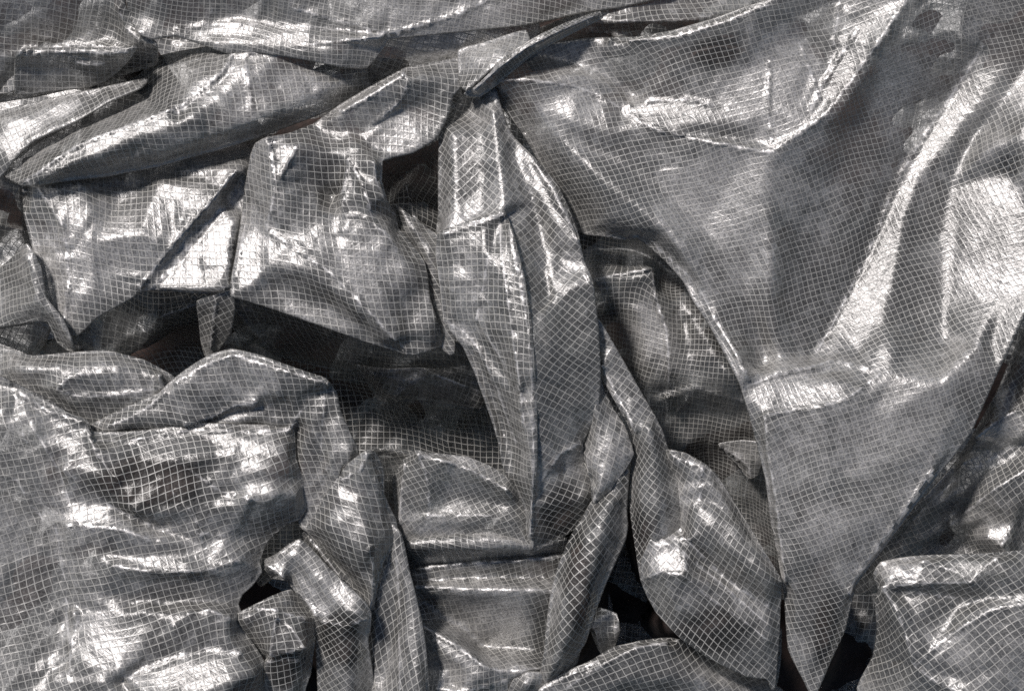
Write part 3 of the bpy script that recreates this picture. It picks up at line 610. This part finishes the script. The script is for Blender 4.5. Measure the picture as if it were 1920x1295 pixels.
# ---- centre fold
fold('centre_fold', (-48, 38, 15, 15), 8, 5, "862,162,40 890,168,60 925,166,84 934,196,86 946,236,84 962,262,84 1000,300,80 1040,345,84 1064,395,92 1080,440,100 1092,492,108 1108,528,114 1112,560,116 1118,620,114 1122,700,108 1118,770,98 1102,800,86 1090,830,74 1092,870,66 1104,900,64 1118,928,56 1100,970,50 1050,1005,44 1000,1030,52 984,1000,50 982,900,50 985,800,60 975,690,80 958,560,100 936,470,120 900,430,100 824,440,60 826,400,70 826,330,72 828,238,70 840,214,50",
     ["s 832,436,112 870,424,118 910,412,124 941,402,132", "s 945,404,110 960,460,132 976,540,148 990,620,156 996,700,146 999,780,134 1000,860,116 997,940,96 994,1005,74",
      "r 848,250,92 848,330,104 850,400,110", "r 930,210,104 938,280,116 944,350,124 946,390,130", "r 900,260,90 905,340,98 900,400,112",
      "r 960,290,86 1000,380,88 1020,470,100 1030,560,116", "s 1000,300,98 1035,352,106 1060,400,116 1082,448,124 1096,500,128 1108,530,126", "r 1040,560,128 1070,660,128 1080,760,112 1060,840,96", "r 1010,930,84 1060,940,80 1095,930,76", "s 1088,830,90 1050,850,100 1015,900,96", "r 870,190,40 900,230,70"], r=5)
fold('centre_left_face', (84, 2, 14, 15), 4, 4.5, "824,440,100 860,424,108 900,412,116 930,402,124 944,398,130 960,440,146 980,520,155 994,610,154 1000,690,146 1004,780,134 1004,860,116 1000,940,94 998,1024,60 990,1020,56 986,950,64 962,905,70 945,872,76 938,830,80 926,790,84 912,750,86 894,700,88 872,650,90 850,622,92 834,600,94 828,540,98 820,480,100",
     ["s 832,440,112 870,426,118 910,414,125 942,404,133", "s 946,408,111 960,460,133 976,540,149 990,620,157 997,700,150 999,780,135 1000,860,117 998,940,96 995,1005,74", "s 936,420,105 940,470,127 950,550,143 962,630,151 974,720,146 983,800,130",
      "s 838,602,104 868,620,106 896,650,100 930,722,92 950,780,88 968,830,84", "s 896,600,118 920,640,122 950,690,124 985,750,126", "s 915,480,128 905,540,122 892,600,118", "r 850,480,114 848,560,112", "r 880,660,80 930,760,74 960,860,72", "r 960,720,122 980,820,118"], dz=-1, r=4)
fold('gap_sheet', (6, 80, 12, 14), 8, 5, "900,160,0 940,170,10 980,220,30 1040,320,40 1060,370,50 1060,420,20 1000,360,10 940,280,-10 915,220,-20", ["r 930,210,-50 960,270,-60 985,310,-30"], dz=-30, hz=-.6)
# ---- lower left pillow and blocks
fold('pillow', (4, 78, 15, 14), 9, 6, "-80,640,20 0,652,40 60,670,60 130,664,72 200,660,76 270,678,80 318,704,82 332,718,80 312,734,84 260,768,80 200,800,70 168,800,66 140,775,70 100,748,74 50,724,66 0,700,50 -80,690,40",
     ["s 106,730,96 150,742,92 200,742,94 260,734,98 310,726,96", "s 106,730,96 130,708,106 172,700,108", "r 40,690,84 120,690,100 220,690,104 290,704,98", "s 298,704,112 304,722,100", "r 160,770,76 200,765,80"], r=4)
fold('lower_left', (-15, 74, 16.5, 16.5), 7, 6, "-80,715,90 0,724,86 40,732,86 90,756,84 130,778,84 162,790,84 172,812,90 240,812,92 300,806,96 360,794,96 440,798,94 520,800,92 548,802,90 552,860,90 566,900,84 572,950,76 560,970,70 530,985,70 500,1012,70 484,1050,70 488,1072,68 470,1096,68 452,1112,70 444,1132,72 450,1150,74 446,1170,74 474,1210,72 492,1240,66 498,1300,60 490,1390,50 -80,1390,110 -80,1000,112",
     ["s 36,736,98 90,770,112 156,790,116 170,815,112", "s 30,745,84 45,820,76 60,840,74", "r -60,850,104 0,800,92", "r 70,790,96 130,820,100 168,850,108", "s 168,815,112 180,850,120 220,900,128",
      "s 176,826,96 250,824,100 360,806,96 460,808,100 545,808,98", "r 260,860,112 380,850,122 480,850,126 540,860,116", "r 230,900,116 350,910,124 480,900,126", "r 250,960,130 360,960,140 480,930,128 560,930,100",
      "s -80,850,80 0,886,62 30,900,60 52,935,62 82,976,76", "r 10,820,88 80,900,92 140,960,98", "r -60,940,112 20,960,104 60,1000,96", "s 124,985,104 190,988,112 240,996,116 282,1012,112", "s 120,880,108 200,944,94 300,990,94 420,1004,100", "s 330,862,122 420,924,108 530,946,100", "s 60,800,96 110,880,88 130,940,92", "r 150,1030,98 260,1046,104 400,1044,106", "s 210,1060,112 290,1072,118 370,1070,116 450,1050,100", "s 300,900,118 360,960,98 380,1020,104", "r 200,1090,100 330,1096,94 450,1082,86",
      "r 160,1110,100 300,1118,106 400,1104,92", "r 140,1150,116 230,1150,128 330,1150,130", "s 352,1150,142 390,1142,138 430,1158,118", "r 180,1270,126 220,1262,130 235,1275,120", "s 150,1145,92 136,1200,94 130,1270,104", "r 340,1160,138 290,1210,118 250,1262,106", "r 400,1180,132 430,1205,120", "s 230,1275,100 300,1240,108 380,1215,112 450,1222,112", "r 300,1330,150 380,1300,156 440,1275,148 485,1262,110", "r 300,1380,120 400,1350,120",
      "r 0,1040,112 30,1140,104 50,1260,104", "s 100,960,84 115,1050,80 125,1130,82 130,1240,88"], r=4)
fold('lid', (0, 76, 15, 15), 7, 6, "150,820,60 180,795,76 240,765,90 300,740,98 318,722,102 345,700,106 372,682,108 400,667,112 435,658,118 480,668,122 520,682,124 570,700,126 608,712,126 628,738,118 634,770,112 650,806,104 668,845,96 664,870,90 640,868,100 630,900,96 612,940,88 598,975,80 584,996,72 566,985,64 552,940,60 546,890,62 552,840,66 548,812,74 470,808,70 360,806,70 250,822,66 176,832,60",
     ["s 325,718,116 372,690,126 436,666,138 520,690,144 606,718,142", "s 345,797,108 400,780,112 440,760,122 482,754,128", "s 310,735,110 262,775,104 200,800,96", "r 360,730,122 460,720,130 560,740,134",
      "s 608,720,128 608,760,120 604,800,114 602,860,104", "r 630,740,126 642,800,130 652,845,118 640,880,112", "s 545,806,94 556,780,104 580,755,118", "r 560,800,84 556,860,80", "r 590,800,124 575,860,104 574,930,84 580,980,70", "r 480,770,104 540,770,100", "r 500,735,132 540,745,126 548,770,110"], r=5)
fold('hole_weave', (0, 88, 14, 14), 4, 6, "470,1060,-40 500,1000,-30 560,960,-20 600,980,-30 580,1020,-50 520,1060,-60")
# ---- rolls in the lower middle
fold('side_flap', (60, -20, 14, 14), 4, 6, "700,850,20 720,842,30 760,850,20 800,850,10 800,900,0 745,960,-10 730,1000,0 716,940,10", ["r 735,880,0 740,940,-30"])
fold('roll_upper', (74, 8, 17, 16), 6, 4, "578,992,74 598,962,86 614,930,96 634,898,104 655,872,110 690,846,110 706,856,104 716,884,96 716,925,88 726,950,84 738,975,80 744,1010,78 730,1030,80 716,1050,78 708,1080,72 700,1120,66 694,1160,56 684,1140,60 672,1110,60 650,1080,56 620,1050,56 596,1020,60",
     ["r 660,885,118 662,920,128 676,970,132 690,1010,128 694,1030,120", "s 690,1034,116 694,1024,118 712,1030,100", "s 700,1045,104 698,1100,92 692,1150,76", "r 610,990,106 640,1040,100 670,1080,88", "r 690,880,124 704,930,118 712,980,110", "s 688,850,124 676,880,124 640,900,118"], r=5)
fold('slat', (50, -40, 14, 14), 3, 4, "570,1000,50 585,1000,56 610,1030,60 650,1080,60 660,1105,56 650,1112,50 610,1070,44 578,1025,40", ["s 582,1012,66 610,1045,70 640,1085,64"])
fold('roll_lower', (-38, 50, 13, 15), 7, 4, "488,1070,50 500,1052,66 520,1042,78 545,1022,86 562,1014,88 580,1030,88 610,1062,90 650,1100,92 684,1132,92 692,1150,88 690,1180,78 686,1200,70 700,1300,40 700,1380,30 600,1380,40 600,1290,50 596,1200,60 594,1170,66 580,1140,66 560,1110,62 540,1085,56 510,1080,50 490,1095,40 484,1085,40",
     ["r 555,1036,100 598,1076,110 640,1112,118 674,1142,116", "s 500,1058,84 530,1080,90 560,1110,92 592,1150,96", "r 640,1190,104 650,1240,92 655,1290,80", "s 688,1158,98 650,1172,112 604,1165,96"], r=5)
fold('cup', (-12, 76, 15, 15), 5, 6, "436,1164,76 450,1150,86 478,1136,90 510,1120,86 545,1108,70 575,1135,60 592,1160,62 590,1180,60 586,1210,56 580,1260,50 570,1290,46 560,1380,40 495,1380,40 498,1290,56 500,1232,60 480,1215,64 466,1195,68",
     ["s 518,1156,128 514,1180,124 506,1226,104", "s 518,1156,128 545,1176,122 560,1196,126 571,1214,120", "s 506,1228,104 540,1222,112 571,1214,118", "r 460,1160,104 490,1150,108", "s 480,1140,100 520,1144,112 570,1160,96", "s 500,1240,86 560,1235,88", "r 530,1270,80 520,1330,74"], r=4)
fold('tall_spur', (78, -38, 15, 15), 7, 5, "712,1012,60 722,992,74 734,985,84 748,1000,88 756,1030,88 764,1070,86 774,1110,84 786,1160,80 794,1210,76 802,1300,70 806,1390,60 670,1390,20 672,1300,30 676,1210,30 688,1160,40 696,1110,50 704,1050,54",
     ["r 736,1000,84 752,1030,98 762,1070,102 770,1120,104 776,1180,104 784,1250,98 788,1340,90", "s 738,1030,84 746,1075,88 748,1130,86 748,1200,82 750,1290,76", "r 720,1060,70 712,1140,64 706,1240,56 700,1330,50", "r 715,1220,62 715,1290,58"], r=5)
# ---- bottom centre
fold('basin', (-14, 74, 14, 14), 8, 6, "760,980,0 800,990,0 1010,1010,10 1110,980,-10 1110,1100,-20 1080,1240,-30 1010,1300,-20 960,1390,-20 780,1390,10 790,1250,20 770,1150,20 750,1050,10",
     ["s 780,1068,30 860,1056,44 980,1050,40 1080,1040,20", "s 778,1100,50 850,1102,60 960,1106,60 1060,1108,40", "r 800,1085,36 950,1082,30 1060,1080,10", "r 790,1120,10 860,1170,-20 900,1210,-30", "s 786,1170,34 830,1194,56 870,1220,60 910,1250,56 950,1258,50 1010,1252,30", "r 920,1140,30 1000,1170,20 1000,1220,0", "r 840,1250,30 850,1290,26", "s 820,1290,40 870,1296,40 950,1275,30", "r 780,1300,40 800,1380,30"])
fold('basin_ridge', (12, 88, 11, 14), 8, 4, "745,1005,40 800,1000,56 860,995,64 920,995,66 980,1010,60 1010,1025,50 1060,1010,40 1060,1040,10 1000,1050,10 900,1060,0 820,1075,-10 770,1080,-10 750,1040,10",
     ["r 760,1020,76 850,1014,88 930,1016,86 1000,1032,62", "r 780,1050,40 900,1042,44"])
fold('pocket_panel', (-24, 60, 13, 13), 6, 5, "738,900,60 748,880,70 760,862,78 780,846,90 800,850,90 840,854,88 875,858,84 920,876,80 955,900,72 985,950,60 1000,1005,50 990,1018,60 930,1005,60 860,1006,62 790,1012,58 752,1010,50 742,985,46 742,950,48",
     ["s 784,852,112 796,880,112 804,920,90 802,965,70", "s 784,852,112 840,866,104 890,884,100 950,918,90", "s 790,968,72 850,966,76 920,966,74", "r 850,930,66 920,940,62", "s 760,870,90 752,920,80 750,980,66", "r 770,990,66 860,986,62 960,990,64"], r=3)
fold('side_leaf', (-70, 35, 15, 15), 6, 5, "1090,720,80 1106,700,84 1124,690,80 1130,730,86 1150,770,88 1170,800,90 1186,850,88 1170,880,86 1150,905,84 1136,930,80 1120,945,74 1112,935,70 1110,900,70 1098,870,66 1088,850,56 1090,800,62",
     ["r 1110,740,104 1120,800,112 1130,860,112 1124,920,96", "s 1098,850,84 1106,900,90 1116,935,86"], r=3)
fold('tube', (-42, 44, 16.5, 16.5), 9, 3, "1112,944,72 1136,925,84 1160,900,88 1175,880,80 1172,920,78 1170,955,74 1172,985,70 1168,1010,68 1150,1050,66 1130,1095,62 1110,1150,56 1094,1200,50 1070,1240,40 1046,1268,30 1022,1290,30 1016,1270,34 1024,1230,44 1030,1170,50 1038,1110,56 1052,1060,62 1076,1005,66 1098,970,68",
     ["r 1140,940,116 1120,1000,124 1090,1070,122 1070,1140,114 1050,1210,96 1035,1260,66"], r=6)
part_fold('loose_flap', 'dark narrow flap standing in the bottom gap', 'dark_scrap', (0, 90, 15, 15), 3, 12, "1104,1150,10 1125,1140,20 1155,1150,26 1162,1180,20 1150,1215,0 1140,1235,-10 1125,1220,0 1112,1190,0", ["s 1108,1160,30 1122,1200,16 1134,1232,4", "s 1160,1160,32 1152,1190,20"], r=2)
fold('ribbon', (-55, 32, 14, 14), 6, 4, "1112,620,96 1120,600,100 1150,650,96 1200,738,92 1222,775,90 1240,810,88 1252,850,84 1262,880,80 1285,940,76 1280,990,70 1260,1040,64 1220,1090,60 1204,1082,60 1192,1010,60 1184,950,62 1184,890,64 1190,850,70 1190,818,80 1178,790,82 1150,740,82 1128,700,84 1120,660,90",
     ["s 1128,686,112 1150,728,112 1172,770,110 1190,806,106", "r 1215,800,112 1225,860,114 1230,930,108 1225,1010,94", "r 1200,900,92 1200,980,88"], r=4)
fold('block', (40, -62, 15, 15), 6, 5, "1204,1084,76 1206,1050,84 1222,1012,92 1240,1000,80 1244,970,66 1262,950,72 1256,900,70 1250,846,86 1284,852,92 1320,872,96 1342,892,92 1370,935,86 1410,1000,84 1440,1050,86 1462,1088,88 1460,1140,76 1458,1190,66 1450,1290,40 1440,1270,50 1400,1264,56 1370,1250,58 1330,1230,60 1280,1195,60 1236,1150,62 1216,1115,68",
     ["s 1256,852,98 1290,866,106 1318,874,108 1308,905,112 1312,930,104", "s 1320,876,108 1314,932,104 1296,950,100", "s 1262,946,76 1242,972,68 1250,1004,82 1290,1010,100", "r 1310,948,118 1350,985,134 1392,1030,138 1430,1070,130 1458,1095,100", "s 1238,1008,88 1256,1022,104 1282,1040,112 1286,1070,118", "s 1212,1082,92 1240,1072,110 1280,1078,122 1300,1090,116", "s 1246,968,66 1285,1008,76 1335,1060,84 1390,1105,90 1440,1135,86", "s 1290,1088,112 1330,1120,100 1390,1160,96 1440,1200,78", "s 1250,1000,84 1300,1050,88 1370,1110,98 1440,1170,86", "r 1330,1180,84", "r 1260,1120,96 1320,1190,84 1380,1235,72", "r 1330,900,110 1370,960,108 1420,1040,108"], r=4)
fold('spike', (30, 120, 14, 14), 4, 4, "1404,1190,40 1440,1180,60 1462,1180,56 1462,1220,46 1458,1260,36 1450,1292,20 1440,1262,40 1424,1230,40", ["r 1450,1200,66 1452,1260,46"])
fold('bottom_sheet', (-22, 62, 16.5, 16.5), 10, 4, "980,1310,10 1010,1288,30 1060,1262,40 1110,1240,44 1150,1216,40 1200,1204,36 1250,1198,30 1300,1205,20 1350,1240,0 1460,1290,-10 1560,1390,-20 950,1390,10",
     ["s 1012,1292,46 1064,1268,58 1120,1238,62", "s 1060,1290,50 1130,1246,66 1190,1214,66 1250,1204,54", "r 1180,1270,60 1260,1260,50 1330,1280,30"], r=4)
fold('bottom_pebble', (20, 110, 14, 14), 6, 4, "955,1300,30 965,1275,40 990,1262,46 1012,1262,44 1020,1280,36 1000,1310,30 970,1330,20", ["r 985,1285,60"])
# ---- right edge
fold('edge_back', (-28, 62, 14, 14), 8, 8, "1600,1110,-60 1650,1040,-30 1720,950,0 1800,860,20 1870,740,40 1930,600,60 2030,520,60 2030,1080,20 1900,1080,10 1700,1100,-20",
     ["r 1930,640,84 1880,760,76", "s 1832,782,80 1866,744,92 1874,690,84", "r 1900,720,66 1920,800,80", "s 1700,985,-30 1790,900,0 1860,860,20 1960,810,40",
      "s 1830,820,96 1870,790,92 1960,740,96", "r 1800,870,76 1880,840,86 1960,800,84", "s 1780,985,50 1860,920,70 1960,860,80", "r 1860,970,60 1920,930,70", "r 1700,1030,-20 1800,1010,0 1920,1000,20", "s 1850,1005,50 1880,1020,60 1895,990,56"], dz=-25, hz=-.3)
fold('edge_block', (-34, 52, 16.5, 16.5), 7, 5, "1640,1076,70 1652,1056,80 1690,1048,86 1730,1044,90 1780,1042,92 1850,1040,92 1920,1034,90 2030,1024,80 2030,1390,40 1640,1390,10 1610,1290,0 1640,1230,20 1648,1180,40 1644,1130,60 1650,1104,70",
     ["s 1654,1100,100 1680,1140,106 1696,1180,104 1712,1240,100 1716,1250,98", "s 1716,1250,98 1760,1280,104 1830,1310,100 1900,1340,90", "s 1716,1248,98 1780,1190,112 1860,1144,124 1930,1130,124 2030,1120,110", "s 1730,1052,112 1790,1070,122 1822,1092,116 1850,1060,112 1870,1045,108", "s 1654,1100,100 1740,1092,108 1822,1092,116", "r 1680,1066,108 1720,1080,110", "s 1680,1108,84 1740,1114,80 1790,1120,84", "r 1720,1150,76 1780,1150,84 1850,1120,96", "r 1800,1240,112 1900,1220,124 2000,1220,110"], r=4)
part_fold('hem', 'dark doubled hem strip running from the pinched centre to the top edge', 'hem', (-35, 55, 9, 9), 3, 4, "872,176,92 902,150,104 932,121,116 972,91,126 1018,65,128 1060,46,120 1104,30,108 1124,24,100 1128,33,96 1074,60,108 1034,80,116 994,104,116 958,134,110 928,160,100 898,180,90",
     ["s 890,168,108 940,124,128 990,88,138 1050,58,132 1115,30,108"], r=3, hz=-.2)


sheet = finish('plastic_tarpaulin', FILM)
sheet['label'] = 'crumpled translucent plastic tarpaulin with a woven grid of threads, heaped in folds'
sheet['category'] = 'tarpaulin'
for kind, name in PARTS:
    fold(*name[0], **name[1])
    part = finish(kind, FILM); part.parent = sheet
    part['label'] = name[2]

def ground():
    # soil that the tarpaulin lies on, heaped up under some of its folds
    nx, ny = 300, 220; X, Y = np.meshgrid(np.linspace(-500, 2420, nx), np.linspace(-400, 1700, ny))
    Z = -330+25*np.sin(X/150+np.sin(Y/110)*2)*np.cos(Y/95)+8*np.sin(X/31+Y/17)*np.sin(Y/27)
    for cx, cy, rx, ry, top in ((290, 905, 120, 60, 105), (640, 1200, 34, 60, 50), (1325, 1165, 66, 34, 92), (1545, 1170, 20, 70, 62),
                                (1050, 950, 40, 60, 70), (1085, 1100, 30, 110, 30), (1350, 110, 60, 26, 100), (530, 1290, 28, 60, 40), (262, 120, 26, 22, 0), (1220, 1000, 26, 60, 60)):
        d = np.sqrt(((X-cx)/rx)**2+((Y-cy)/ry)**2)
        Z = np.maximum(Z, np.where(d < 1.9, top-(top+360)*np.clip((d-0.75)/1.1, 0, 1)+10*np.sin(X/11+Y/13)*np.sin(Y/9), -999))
    P = W(X.ravel(), Y.ravel(), Z.ravel())*PX
    fs = [(j*nx+i, (j+1)*nx+i, (j+1)*nx+i+1, j*nx+i+1) for j in range(ny-1) for i in range(nx-1)]
    me = bpy.data.meshes.new('ground'); me.from_pydata([tuple(p) for p in P], [], fs); me.materials.append(SOIL)
    me.polygons.foreach_set('use_smooth', np.ones(len(fs), bool))
    o = bpy.data.objects.new('ground', me); scene.collection.objects.link(o); o['kind'] = 'structure'
ground()
